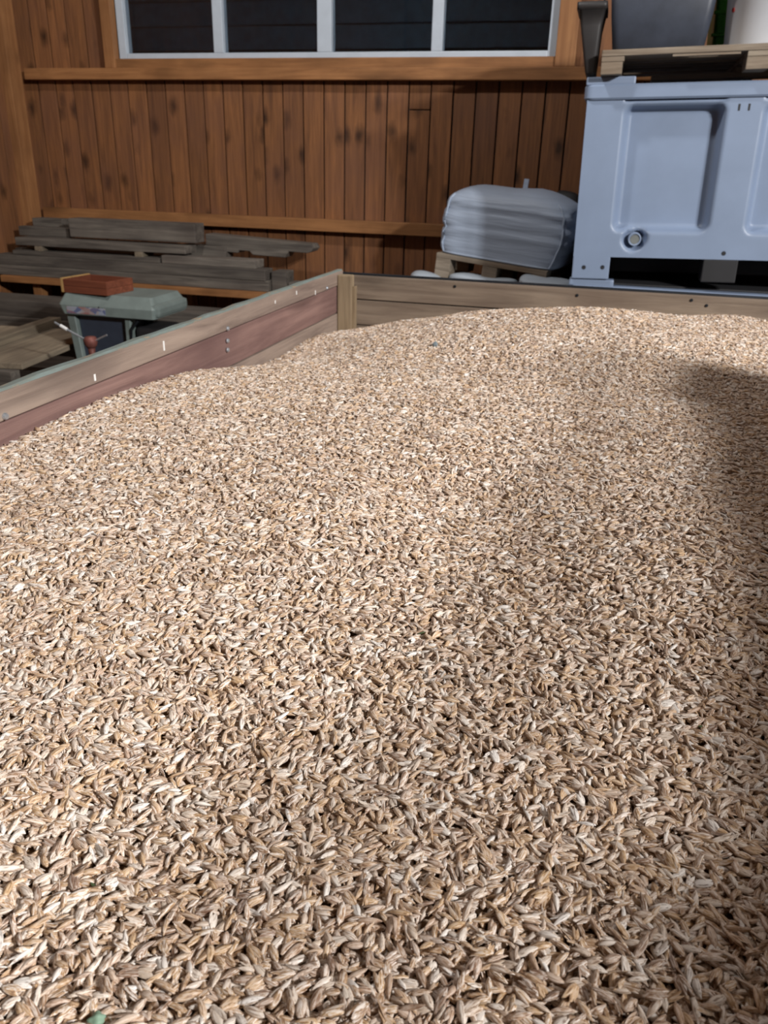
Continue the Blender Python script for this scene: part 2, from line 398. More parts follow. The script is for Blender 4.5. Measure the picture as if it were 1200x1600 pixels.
# ------------------------------------------------------------------ lamps
for i, (p, pw, sz, c) in enumerate(LAMPS):
    t = empty('flood_lamp', (p[0], p[1], p[2]), label=['white flood lamp under the roof beside the trailer', 'white flood lamp under the roof closest to the side wall', 'white flood lamp under the roof in front of the window'][i], cat='lamp', group='flood lamps under the roof')
    aim = Vector((-0.3, 2.2, 1.0) if i < 2 else (-1.6, 4.0, 1.0)) - Vector(p)
    t.rotation_euler = aim.to_track_quat('-Z', 'Y').to_euler()
    box('housing', (-sz / 2 - .02, sz / 2 + .02, -sz * .3 - .02, sz * .3 + .02, 0.012, 0.07), M['lamp_white'], t, 0.01)
    box('bracket', (-.015, .015, -.015, .015, 0.07, 0.6), M['dark_steel'], t, 0.002)
    ld = bpy.data.lights.new('lamp_light', 'AREA'); ld.shape = 'RECTANGLE'; ld.size = sz; ld.size_y = sz * .6; ld.energy = pw; ld.color = c
    lo = bpy.data.objects.new('lamp_light', ld); col.objects.link(lo); lo.parent = t

# ------------------------------------------------------------------ grain trailer
TX0, TX1, TY0, TY1, TTOP = -0.785, 0.82, -0.75, 2.43, 1.04
tr = empty('grain_trailer', (TX0, TY1, 0), label='wooden plank trailer box filled with grain', cat='trailer')
def tb(name, b, mat, bevel=0.002, wob=0.0):
    bb = (b[0] - TX0, b[1] - TX0, b[2] - TY1, b[3] - TY1, b[4], b[5]); return box(name, bb, mat, tr, bevel, None, None, wob)
zl = [(1.000, 1.040), (0.918, 0.9975), (0.835, 0.9155), (0.752, 0.8325), (0.669, 0.7495), (0.57, 0.6665)]
for i, (a, b) in enumerate(zl):
    d = (0, 0.002, 0.0, 0.001, 0, 0)[i]
    tb('side_plank', (TX0 - 0.02, TX0 - d, TY0, TY1 + 0.03, a, b), M['side_plank_red' if i in (1, 3) else 'side_plank'])
    tb('side_plank', (TX1 + d, TX1 + 0.02, TY0, TY1 + 0.03, a, b), M['side_plank'])
for a, b in [(0.961, 1.029), (0.882, 0.957), (0.804, 0.879), (0.726, 0.801), (0.648, 0.723), (0.57, 0.645)]:
    tb('end_plank', (TX0, TX1, TY1 - random.uniform(0, .002), TY1 + 0.028, a, b), M['end_plank'])
    tb('end_plank', (TX0, TX1, TY0, TY0 + 0.028, a, b), M['end_plank'])
for px_, py_ in ((TX0 + .0005, TY1 - .03), (TX1 - .047, TY1 - .03), (TX0 + .0005, TY0 + .0285), (TX1 - .047, TY0 + .0285)):
    tb('corner_post', (px_, px_ + 0.046, py_, py_ + 0.03, 0.56, 1.033), M['corner_post'], 0.004)
tb('gusset', (TX0 + .046, TX0 + .056, TY1 - .02, TY1 - .0015, 0.80, 1.0), M['corner_post'], 0.002)
# painted top edge of the long sides, slightly chipped
for xx in (TX0 - 0.020, TX1 + 0.002):
    nseg = 46; v, f = [], []
    for k in range(nseg + 1):
        yy = TY0 + (TY1 + 0.03 - TY0) * k / nseg - TY1; w = 0.018 + random.uniform(-0.004, 0.0012); h = 0.004 + random.uniform(-0.0015, 0.0015)
        for q in ((0, 0), (w, 0), (w - .003, h), (0.003, h)): v.append((xx - TX0 + q[0], yy, TTOP + q[1]))
    for k in range(nseg):
        for q in range(4): f.append((4 * k + q, 4 * k + (q + 1) % 4, 4 * k + 4 + (q + 1) % 4, 4 * k + 4 + q))
    f += [(0, 1, 2, 3), tuple(4 * nseg + q for q in (3, 2, 1, 0))]
    link('painted_edge', mesh(v, f), M['teal'], tr)
tb('steel_rail', (TX0 - .02, TX1 + .03, TY1 + .0285, TY1 + .048, 0.985, 1.034), M['dark_steel'], 0.003)
tb('steel_rail', (TX0 + .5, TX1 + .03, TY1 + .066, TY1 + .084, 1.0, 1.030), M['steel'], 0.006)
tb('steel_rail', (TX0 - .05, TX1 + .05, TY0 - .05, TY0 - .0005, 0.5, 0.57), M['dark_steel'], 0.003)
tb('load_floor', (TX0 - .03, TX1 + .03, TY0, TY1 + .028, 0.53, 0.569), M['end_plank'])
for xx in (TX0 + .2, TX1 - .25): tb('chassis_beam', (xx, xx + .06, TY0, TY1, 0.43, 0.53), M['dark_steel'])
for yy in (0.35, 1.35):
    tb('axle', (TX0 - .02, TX1 + .02, yy - .03, yy + .03, 0.38, 0.43), M['dark_steel'])
    for xx in (TX0 - .02, TX1 - .14):
        wme = lathe_me([(0.02, 0), (.16, 0), (.19, .012), (.30, 0), (.335, .02), (.345, .05), (.345, .11), (.335, .14), (.30, .16), (.19, .148), (.16, .16), (.02, .16)], 28, 'x')
        w = link('wheel', wme, M['tyre'], tr, (xx - TX0, yy - TY1, 0.345))
bolt_me = lathe_me([(0.0001, 0.0), (0.0052, 0.0), (0.0052, 0.002), (0.004, 0.0042), (0.0001, 0.005)], 14, 'x'); bolt_me.materials.append(M['zinc'])
for yy, zz in ((0.902, 1.006), (1.621, 1.004), (1.617, 0.978), (1.615, 0.958), (0.30, 1.006), (2.30, 1.006)):
    link('bolt', bolt_me, None, tr, (0.0002, yy - TY1, zz))
nail_me = lathe_me([(0.0001, 0.0), (0.0045, 0.0), (0.004, 0.0012), (0.0001, 0.0015)], 12, 'x'); nail_me.materials.append(M['dark_steel'])
for xx, zz in ((-0.423, 1.016), (-0.063, 1.012), (0.251, 1.018), (0.293, 1.006), (0.55, 1.015)):
    link('nail_head', nail_me, None, tr, (xx - TX0, -0.0021, zz), (0, 0, rad(-90)))
for yy, za, zb in ((1.346, 1.010, 1.028), (1.120, 1.005, 1.016), (2.05, 1.02, 1.03), (2.2, 1.0, 1.012), (1.9, 1.018, 1.026)):
    tb('paint_drip', (TX0 - .001, TX0 + .0012, yy - .0022, yy + .0022, za, zb), M['paint_white'], 0.0004)

# ------------------------------------------------------------------ grain heap
ctrl = [(-.785, .0, .962), (-.785, -.75, .95), (-.785, .5, .964), (-.785, .9, .965), (-.785, 1.2, .964), (-.785, 1.32, .957), (-.785, 1.45, .946), (-.785, 1.6, .915), (-.785, 1.73, .896),
        (-.785, 1.98, .888), (-.785, 2.13, .884), (-.785, 2.41, .858), (-.73, 2.43, .86), (-.6, 2.43, .893), (-.44, 2.43, .920), (-.31, 2.43, .935), (-.15, 2.43, .945), (.03, 2.43, .955), (.2, 2.43, .958),
        (.38, 2.43, .953), (.6, 2.43, .94), (.82, 2.43, .93), (-.38, 2.1, .978), (-.27, 2.1, 1.0), (-.13, 2.1, 1.015), (.02, 2.1, 1.026), (.12, 2.1, 1.027), (.25, 2.1, 1.012), (.4, 2.1, .99), (.82, 2.0, .955),
        (-.6, 1.2, .966), (-.45, 1.6, .962), (-.2, 1.5, .972), (.1, 1.6, .985), (0, 1.0, .958), (-.3, .9, .956), (.3, 1.1, .962), (.82, 1.0, .96), (-.1, .45, .942), (.2, .5, .948), (-.4, .5, .952), (-.1, .1, .945), (0, -.3, .955), (.82, .2, .96), (0, -.75, .95), (.82, -.75, .94), (.45, .3, .955)]
C_ = np.array(ctrl); P_ = C_[:, :2]
def tps(r2): return np.where(r2 > 1e-12, r2 * np.log(np.maximum(r2, 1e-12)) * 0.5, 0.0)
n_ = len(C_); d2 = ((P_[:, None] - P_[None]) ** 2).sum(-1)
A_ = np.zeros((n_ + 3, n_ + 3)); A_[:n_, :n_] = tps(d2) + np.eye(n_) * 0.004; A_[:n_, n_] = 1; A_[:n_, n_ + 1:] = P_; A_[n_, :n_] = 1; A_[n_ + 1:, :n_] = P_.T
W_ = np.linalg.solve(A_, np.append(C_[:, 2], [0, 0, 0]))
lump = [(rng.uniform(-.78, .8), rng.uniform(-.6, 2.3), rng.uniform(.05, .13), rng.uniform(-.010, .010)) for _ in range(150)]
def height(x, y):
    x = np.asarray(x, float); y = np.asarray(y, float); z = W_[n_] + W_[n_ + 1] * x + W_[n_ + 2] * y
    for i in range(n_): z = z + W_[i] * tps((x - P_[i, 0]) ** 2 + (y - P_[i, 1]) ** 2)
    for a, b, s, h in lump: z = z + h * np.exp(-((x - a) ** 2 + (y - b) ** 2) / (2 * s * s))
    return z

KL = 0.0126    # length of a grain
def spindle(n=9, seg=14, L=KL, wy=0.00185, wz=0.00150, blunt=0.25, ribs=5, ra=0.10, bend=0.0005, tip=1.0, phase=0.0):
    v, f = [], []
    for i in range(n + 1):
        t = i / n; tt = blunt * 0.12 + t * (1 - blunt * 0.12)
        r = math.sin(math.pi * tt) ** 0.72 * (1.12 - 0.28 * t * tip)
        r = max(r, 0.05)
        xx = (t - 0.5) * L
        for k in range(seg):
            a = 2 * math.pi * k / seg
            m_ = 1 + ra * math.cos(ribs * a + phase)
            v.append((xx, math.cos(a) * wy * r * m_, math.sin(a) * wz * r * m_ + bend * (1 - (2 * t - 1) ** 2)))
    for i in range(n):
        for k in range(seg):
            k2 = (k + 1) % seg; f.append((i * seg + k, i * seg + k2, (i + 1) * seg + k2, (i + 1) * seg + k))
    f.append(tuple(range(seg))[::-1]); f.append(tuple(n * seg + k for k in range(seg)))
    return v, f
def merge(parts):
    V, F_all = [], []
    for v, f, mtx in parts:
        o = len(V); V += [mtx @ Vector(p) for p in v]; F_all += [tuple(i + o for i in q) for q in f]
    return V, F_all
def T(x=0, y=0, z=0, rx=0, ry=0, rzz=0, s=1): return Matrix.Translation((x, y, z)) @ Euler((rx, ry, rzz)).to_matrix().to_4x4() @ Matrix.Scale(s, 4)
def glume(L=0.009, w=0.0016):
    v, f = [], []
    n = 6
    for i in range(n + 1):
        t = i / n; ww = w * (math.sin(math.pi * (0.08 + 0.9 * t)) ** 0.7)
        for q, zz in ((-1, 0), (0, 0.0007 * math.sin(math.pi * t) + 0.0004), (1, 0)): v.append(((t - .5) * L, q * ww, zz + 0.0012 * t * t))
    for i in range(n):
        for q in range(2): f.append((3 * i + q, 3 * i + q + 1, 3 * i + 4 + q, 3 * i + 3 + q))
    return v, f
I4 = Matrix.Identity(4)
kern = [
    merge([(*spindle(), I4)]),
    merge([(*spindle(L=KL * 1.12, wy=.0016, wz=.0014, ribs=4, bend=.0008, tip=1.3), I4)]),
    merge([(*spindle(L=KL * .86, wy=.0020, wz=.0017, blunt=.9, ribs=3, ra=.10, bend=.0002, tip=.4), I4)]),
    merge([(*spindle(L=KL * 1.0, wy=.00165, ribs=5, ra=.1), T(y=.0011, rzz=.13)), (*spindle(L=KL * .95, wy=.0016, ribs=4, ra=.1), T(y=-.0012, rzz=-.16, z=.0003)), (*glume(.0105, .0017), T(z=.0013, ry=-.05))]),
    merge([(*spindle(L=KL * 1.05, wy=.0019, wz=.0013, ribs=6, ra=.1, blunt=1.0), I4), (*spindle(n=4, seg=6, L=.004, wy=.0008, wz=.0007, blunt=1), T(x=-.0062, z=-.0002))]),
    merge([(*glume(.0115, .0021), I4), (*glume(.010, .0016), T(y=.0012, z=.0005, rzz=.35, rx=.5)), (*spindle(n=6, seg=7, L=KL * .9, wy=.0014, wz=.0011, ribs=3), T(z=-.0006, y=-.0008, rzz=-.1))]),
    merge([(*spindle(L=KL * 1.25, wy=.00165, wz=.00145, ribs=5, ra=.09, tip=1.6, bend=.0006, phase=1.0), I4), (*glume(.010, .0013), T(x=.002, z=.0012, ry=-.12, rzz=.08))]),
    merge([(*spindle(L=KL * .98, wy=.0021, wz=.0014, ribs=7, ra=.08, bend=.0004, phase=.7), I4)]),
]
kern_me = []
for v, f in kern:
    v = [(p[0], p[1] * 1.13, p[2] * 1.06) for p in v]; me = mesh(v, f, 'grain_kernel'); me.materials.append(M['grain'])
    at = me.attributes.new('lc', 'FLOAT_VECTOR', 'POINT'); at.data.foreach_set('vector', np.array([tuple(p) for p in v], np.float32).ravel())
    me.polygons.foreach_set('use_smooth', [True] * len(me.polygons)); kern_me.append(me)
KW = np.array([.21, .16, .09, .17, .12, .09, .09, .07]); KW /= KW.sum()

# points: three loose layers of jittered spots over the heap
pts = []
gx0, gx1, gy0, gy1 = TX0 + .004, TX1 - .004, TY0 + .032, TY1 - .004
for layer in range(3):
    sp = (0.0076, 0.0062, 0.006)[layer]
    gx, gy = np.meshgrid(np.arange(gx0, gx1, sp), np.arange(gy0, gy1, sp)); n = gx.size
    x = np.clip(gx.ravel() + rng.uniform(-.6, .6, n) * sp, gx0, gx1); y = np.clip(gy.ravel() + rng.uniform(-.6, .6, n) * sp, gy0, gy1)
    pts.append(np.stack([x, y, np.full(n, layer)], 1))
pts = np.concatenate(pts); N = len(pts)
X, Y, LAY = pts[:, 0], pts[:, 1], pts[:, 2]
# height on a fine grid, then bilinear look-up
hx = np.linspace(TX0, TX1, 162); hy = np.linspace(TY0, TY1, 320)
HG = height(*np.meshgrid(hx, hy))
GY, GX = np.gradient(HG, hy, hx)
def look(G, x, y):
    u = (x - hx[0]) / (hx[1] - hx[0]); v = (y - hy[0]) / (hy[1] - hy[0])
    i = np.clip(u.astype(int), 0, len(hx) - 2); j = np.clip(v.astype(int), 0, len(hy) - 2); a = u - i; b = v - j
    return G[j, i] * (1 - a) * (1 - b) + G[j, i + 1] * a * (1 - b) + G[j + 1, i] * (1 - a) * b + G[j + 1, i + 1] * a * b
Z = look(HG, X, Y) + np.array([.0017, -.0004, -.0024])[LAY.astype(int)] + rng.normal(0, .0007, N)
sx_, sy_ = look(GX, X, Y), look(GY, X, Y)
waves = [(rng.normal(0, 1, 2) * rng.uniform(25, 90), rng.uniform(0, 6.3)) for _ in range(14)]
yawk = sum(np.sin(X * k[0] + Y * k[1] + p) for k, p in waves) * 0.75 + rng.normal(0, 1.05, N) + np.pi * rng.integers(0, 2, N)
slope = sx_ * np.cos(yawk) + sy_ * np.sin(yawk)
pit = -np.arctan(slope) + rng.normal(0, .12, N) * (1 + .5 * LAY)
rolk = rng.uniform(-1.0, 1.0, N)
scl = np.clip(rng.normal(1.0, .11, N), .7, 1.35)
idx = rng.choice(len(kern_me), N, p=KW)

# the nearest grains, each an object of its own
cv = np.array([np.array(R_), np.array(U_), np.array(F_)])
rel = np.stack([X, Y, Z - HC], 1) @ cv.T
pxx = 600 + F_PX * rel[:, 0] / np.maximum(rel[:, 2], 1e-3); pyy = 800 - F_PX * rel[:, 1] / np.maximum(rel[:, 2], 1e-3)
vis = (rel[:, 2] > .1) & (pxx > 12) & (pxx < 1188) & (pyy > 900) & (pyy < 1590) & (LAY == 0)
near = np.where(vis)[0]; near = near[np.argsort(rel[near, 2])][:300]
single = np.zeros(N, bool); single[near] = True
first = {}
for i in near:
    o = bpy.data.objects.new('grain_kernel', kern_me[idx[i]]); col.objects.link(o)
    o.location = (X[i], Y[i], Z[i] + .0008); o.rotation_euler = (rolk[i], pit[i], yawk[i]); o.scale = (scl[i],) * 3
    tag(o, 'hulled grain kernel on top of the heap in its nearest strip', 'grain', 'kernels lying nearest in front')
    first.setdefault(int(idx[i]), o)
for k in range(len(kern_me)):
    if k not in first:
        o = bpy.data.objects.new('grain_kernel', kern_me[k]); col.objects.link(o); o.location = (-.1, .33 + .01 * k, float(height(-.1, .33 + .01 * k)) + .0015)
        tag(o, 'hulled grain kernel on top of the heap in its nearest strip', 'grain', 'kernels lying nearest in front'); first[k] = o

# the rest of the heap is one object: core surface plus instanced grains on loose points
keep = ~single
gxn, gyn = 90, 170
cx_ = np.linspace(TX0 + .0005, TX1 - .0005, gxn); cy_ = np.linspace(TY0 + .029, TY1 - .0035, gyn)
CX, CY = np.meshgrid(cx_, cy_); CZ = look(HG, CX.ravel(), CY.ravel()) - .0060
core = np.stack([CX.ravel(), CY.ravel(), CZ], 1)
faces = [(j * gxn + i, j * gxn + i + 1, (j + 1) * gxn + i + 1, (j + 1) * gxn + i) for j in range(gyn - 1) for i in range(gxn - 1)]
allv = np.concatenate([core, np.stack([X, Y, Z], 1)[keep]])
hm = bpy.data.meshes.new('grain_heap'); hm.from_pydata(allv.tolist(), [], faces); hm.update(); hm.materials.append(M['grain_core'])
nc = len(core); NV = len(allv)
def attr(name, typ, field, arr):
    a = hm.attributes.new(name, typ, 'POINT'); a.data.foreach_set(field, np.ascontiguousarray(arr).ravel())
rot = np.zeros((NV, 3), np.float32); rot[nc:] = np.stack([rolk, pit, yawk], 1)[keep]
sc_ = np.ones(NV, np.float32); sc_[nc:] = scl[keep]
ix = np.zeros(NV, np.int32); ix[nc:] = idx[keep]
isk = np.zeros(NV, bool); isk[nc:] = True
attr('krot', 'FLOAT_VECTOR', 'vector', rot); attr('kscale', 'FLOAT', 'value', sc_); attr('kind_index', 'INT', 'value', ix); attr('is_kernel', 'BOOLEAN', 'value', isk)
heap = link('grain_heap', hm); tag(heap, 'heap of pale brown hulled grain filling the trailer', 'grain', None, 'stuff')
ng = bpy.data.node_groups.new('grain_scatter', 'GeometryNodeTree')
ng.interface.new_socket('Geometry', in_out='INPUT', socket_type='NodeSocketGeometry'); ng.interface.new_socket('Geometry', in_out='OUTPUT', socket_type='NodeSocketGeometry')
gi = ng.nodes.new('NodeGroupInput'); go = ng.nodes.new('NodeGroupOutput')
iop = ng.nodes.new('GeometryNodeInstanceOnPoints'); jn = ng.nodes.new('GeometryNodeJoinGeometry'); jo = ng.nodes.new('GeometryNodeJoinGeometry')
def na(name, typ):
    n = ng.nodes.new('GeometryNodeInputNamedAttribute'); n.data_type = typ; n.inputs[0].default_value = name; return n.outputs[0]
for k in range(len(kern_me)):
    oi = ng.nodes.new('GeometryNodeObjectInfo'); oi.inputs['Object'].default_value = first[k]; oi.inputs['As Instance'].default_value = False
    gti = ng.nodes.new('GeometryNodeGeometryToInstance'); ng.links.new(oi.outputs['Geometry'], gti.inputs[0]); ng.links.new(gti.outputs[0], jn.inputs[0])
ng.links.new(gi.outputs[0], iop.inputs['Points']); ng.links.new(jn.outputs[0], iop.inputs['Instance'])
iop.inputs['Pick Instance'].default_value = True
ng.links.new(na('is_kernel', 'BOOLEAN'), iop.inputs['Selection']); ng.links.new(na('kind_index', 'INT'), iop.inputs['Instance Index'])
e2r = ng.nodes.new('FunctionNodeEulerToRotation'); ng.links.new(na('krot', 'FLOAT_VECTOR'), e2r.inputs[0]); ng.links.new(e2r.outputs[0], iop.inputs['Rotation'])
ng.links.new(na('kscale', 'FLOAT'), iop.inputs['Scale'])
ng.links.new(gi.outputs[0], jo.inputs[0]); ng.links.new(iop.outputs[0], jo.inputs[0]); ng.links.new(jo.outputs[0], go.inputs[0])
md = heap.modifiers.new('grain_scatter', 'NODES'); md.node_group = ng

# odd bits lying among the grain
def hz(x, y): return float(look(HG, np.array([x]), np.array([y]))[0])
def pebble(name, p, s, mat, label, cat):
    bm = bmesh.new(); bmesh.ops.create_icosphere(bm, subdivisions=3, radius=1)
    for v in bm.verts:
        q = v.co; k = 1 + .12 * math.sin(5 * q.x + 1) + .1 * math.sin(7 * q.y + 2 * q.z); v.co = Vector((q.x * s[0], q.y * s[1], q.z * s[2])) * k
    o = link(name, from_bm(bm), mat, None, p, (0, 0, 0.6), True); tag(o, label, cat); return o
pebble('pebble', (-.336, 1.723, hz(-.336, 1.723) + .006), (.0062, .0055, .0065), plain('grey_pebble', s2l(120, 132, 138), .7), 'small blue-grey pebble lying on the grain towards the far end', 'stone')
pebble('seed_pod', (-.200, .222, hz(-.2, .222) + .004), (.0045, .0036, .003), plain('green_pod', s2l(130, 158, 136), .6), 'small pale green seed pod among kernels in the near corner', 'seed')
leafm = plain('green_leaf_bit', s2l(78, 98, 62), .6)
for k, (x, y) in enumerate(((.118, .544), (-.335, .5), (-.255, .30), (-.12, .62))):
    v = [(-.006, 0, 0), (-.002, .0018, .0008), (.003, .0014, .0012), (.007, 0, .0004), (.003, -.0014, .001), (-.002, -.0018, .0006), (0, 0, .0016)]
    f = [(6, i, (i + 1) % 6) for i in range(6)]
    vv = v + [(a, b, c - .0006) for a, b, c in v]; ff = f + [(13, 7 + (i + 1) % 6, 7 + i) for i in range(6)] + [(i, 7 + i, 7 + (i + 1) % 6, (i + 1) % 6) for i in range(6)]
    o = link('leaf_bit', mesh(vv, ff), leafm, None, (x, y, hz(x, y) + .0022), (0.1, .1, k * 1.3)); o.scale = (.6, .6, .6)
    tag(o, ['tiny green leaf bit on the shaded side of the heap', 'tiny green leaf bit on the left half of the heap', 'tiny green leaf bit near the pale green seed pod', 'tiny green leaf bit in the middle of the heap'][k], 'leaf', 'green bits in the grain')

# ------------------------------------------------------------------ plastic pallet box
def smooth(a, b, t):
    t = min(1, max(0, (t - a) / (b - a))); return t * t * (3 - 2 * t)
def rrect(x, z, x0, x1, z0, z1, r):
    cx, cz = (x0 + x1) / 2, (z0 + z1) / 2; qx, qz = abs(x - cx) - (x1 - x0) / 2 + r, abs(z - cz) - (z1 - z0) / 2 + r
    return math.hypot(max(qx, 0), max(qz, 0)) + min(max(qx, qz), 0) - r
BW, BD, BH = 1.2, 1.0, 0.745
def wall_depth(u, z, W, drain):
    """how far the outer skin lies behind the outer plane at u along the wall"""
    d = 0.0; half = W / 2
    for s in (0, 1):
        a, b = (0.15, half - 0.07) if s == 0 else (half + 0.07, W - 0.15)
        q = rrect(u, z, a, b, 0.195, 0.672, 0.035)
        if drain and s == 0: q = min(q, math.hypot(u - 0.245, z - 0.168) - 0.05)
        d = max(d, 0.065 * smooth(0.004, -0.022, q))
        q2 = rrect(u, z, a, b, 0.684, 0.75, 0.008); d = max(d, 0.03 * smooth(0.001, -0.006, q2))
    return d
def make_box_parts(t):
    gp = M['grey_plastic']
    def wall(W, drain, place):
        us = sorted(set([0, W] + [round(W * i / 132, 4) for i in range(133)])); zs = [0.092 + (0.70 - 0.092) * j / 66 for j in range(67)]
        v, f = [], []
        for z in zs:
            for u in us: v.append(place(u, wall_depth(u, z, W, drain), z))
        n = len(us)
        for j in range(len(zs) - 1):
            for i in range(n - 1): f.append((j * n + i, j * n + i + 1, (j + 1) * n + i + 1, (j + 1) * n + i))
        return mesh(v, f)
    link('side_panel', wall(BW, True, lambda u, d, z: (u, d, z)), gp, t, smooth=True)
    link('side_panel', wall(BD, False, lambda u, d, z: (BW - d, u, z)), gp, t, smooth=True)
    link('side_panel', wall(BW, False, lambda u, d, z: (BW - u, BD - d, z)), gp, t, smooth=True)
    link('side_panel', wall(BD, False, lambda u, d, z: (d, BD - u, z)), gp, t, smooth=True)
    # inner tray: four inner walls and floor, open at the top
    w = 0.085
    link('inner_tray', loft_rect_me([(0.002, BW - .002, .002, BD - .002, .094), (w, BW - w, w, BD - w, .12), (w, BW - w, w, BD - w, .70)], .01, 2, True, False), gp, t)
    link('tray_floor', box_me(w, BW - w, w, BD - w, .118, .13), gp, t)
    # rim flange and raised corner lugs
    e = 0.013
    rim = loft_rect_me([(w, BW - w, w, BD - w, .69), (-e + .006, BW + e - .006, -e + .006, BD + e - .006, .69), (-e, BW + e, -e, BD + e, .697), (-e, BW + e, -e, BD + e, .738), (-e + .006, BW + e - .006, -e + .006, BD + e - .006, .745), (w, BW - w, w, BD - w, .745), (w, BW - w, w, BD - w, .69)], .03, 5, False, False)
    link('rim', rim, gp, t)
    for cx, cy in ((0, 0), (BW, 0), (0, BD), (BW, BD)):
        sx, sy = (1 if cx == 0 else -1), (1 if cy == 0 else -1)
        xa, xb = sorted((cx - sx * (e - .004), cx + sx * .18)); ya, yb = sorted((cy - sy * (e - .004), cy + sy * .05))
        box('corner_lug', (xa, xb, ya, yb, .742, .772), gp, t, .006)
        ya, yb = sorted((cy - sy * .0, cy + sy * .15)); xa, xb = sorted((cx, cx + sx * .155))
        box('foot', (xa, xb, ya, yb, 0, .096), gp, t, .004)
    for cx in (0.53, ):
        for cy in (0.003, BD / 2 - .06, BD - .123): box('middle_foot', (cx, cx + .135, cy, cy + .12, 0, .091), M['black'], t, .004)
    for cx in (0.01, BW - .13):
        box('middle_foot', (cx, cx + .12, BD / 2 - .07, BD / 2 + .07, 0, .091), M['black'], t, .004)
    for cy in (.30, .66, .90): box('added_runner', (.16, BW - .16, cy, cy + .03, .002, .09), M['black'], t, .003)  # black runners added to keep the gap under the box dark
    d = link('drain_plug', lathe_me([(0.0001, .0), (.019, .0), (.021, -.006), (.026, -.008), (.027, .004), (.027, .05)], 24, 'y'), M['grey_plastic'], t, (.245, .006, .165), None, True)
    link('plug_cap', lathe_me([(0.0001, 0), (.0185, 0), (.0185, .006)], 20, 'y'), M['drain_grey'], d, (0, -.003, 0))
    hole = lathe_me([(0.0001, 0), (.0068, 0), (.0068, .003)], 14, 'y'); hole.materials.append(M['black'])
    ring = lathe_me([(.0065, .001), (.0085, -.0006), (.0095, .002)], 14, 'y'); ring.materials.append(M['dark_steel'])
    for ux, uz in ((.048, .047), (.126, .049), (.603, .117), (1.07, .049), (1.15, .047)):
        h = link('screw', hole, None, t, (ux, -.0006, uz)); link('washer', ring, None, h)
    for ux in (.575, .611): box('slot', (ux - .004, ux + .004, -.0012, .004, .643, .667), M['black'], t, .001)

BX, BY, BZ = -0.128, 3.67, 0.915
pb = empty('pallet_box', (BX, BY, BZ), (0, rad(-1.5), 0), label='grey-blue plastic pallet box with recessed panels under the wooden pallet', cat='box', group='grey plastic pallet boxes')
make_box_parts(pb)
def box_copy(loc, rot, label):
    c = copy_tree(pb); c.location = loc; c.rotation_euler = rot; c['label'] = label; return c
box_copy((BX + .0, BY + .02, BZ - .772 - .0), (0, 0, 0), 'grey plastic pallet box at the bottom of the stack behind the trailer')
mt_ = box('shade_mat', (.0, BW - .0, .056, BD - .06, 0, .008), M['black'], None, .002, (BX, BY + .02, BZ - .772 + .7455)); tag(mt_, 'black mat added for the shade between the two stacked grey boxes', 'mat')  # black sheet added in place of the shade between the boxes
# unseen stack added by the trailer to throw the straight shadow over the grain
for i, y in enumerate((1.145, -.085)):
    for j in range(2):
        box_copy((0.915 + .03 * i, y, .772 * j), (0, 0, rad(-92)), 'unseen grey plastic pallet box added to cast the grain shadow, %s layer, %s stack' % (('lower', 'upper')[j], ('farther', 'nearer')[i]))

# ------------------------------------------------------------------ pallets
def make_pallet(t, Lx=1.2, Ly=0.8):
    pm = M['pallet']
    for y0, w in ((0, .145), (.1625, .1), (.3275, .145), (.5375, .1), (.655, .145)):
        box('deck_board', (0, Lx, y0, y0 + w, .122, .144), pm, t, .002)
    for x0 in (0, Lx / 2 - .0725, Lx - .145): box('cross_board', (x0, x0 + .145, 0, Ly, .1, .1215), pm, t, .002)
    for x0 in (0, Lx / 2 - .0725, Lx - .145):
        for y0 in (0, .3275, .655): box('block', (x0, x0 + .1, y0, y0 + .145, .022, .0995), pm, t, .003)
    for y0, w in ((0, .1), (.3275, .145), (.7, .1)): box('bottom_board', (0, Lx, y0, y0 + w, 0, .0215), pm, t, .002)
# short pallet lying on the pallet box: deck on blocks only
tp = empty('wooden_pallet', (-.105, 3.60, 1.6975), (0, rad(-1.9), 0), label='worn wooden pallet on the grey box carrying the dark tub', cat='pallet')
pm = M['pallet']
for y0, w in ((0, .11), (.16, .1), (.32, .12), (.5, .1), (.66, .12)): box('deck_board', (0, 1.15, y0, y0 + w, .0525, .075), pm, tp, .003, wob=.001)
for x0 in (0, .525, 1.05):
    box('cross_board', (x0, x0 + .085, .002, .78, .0345, .052), pm, tp, .002)
    for y0 in (.004, .33, .66): box('block', (x0, x0 + .08, y0, y0 + .12, -.0085, .0343), pm, tp, .003)
box('bottom_board', (.2, .9, .3, .4, -.008, .012), pm, tp, .002)
splint = box('splinter', (.26, .5, -.002, .004, .043, .0505), M['pallet'], tp, .001)

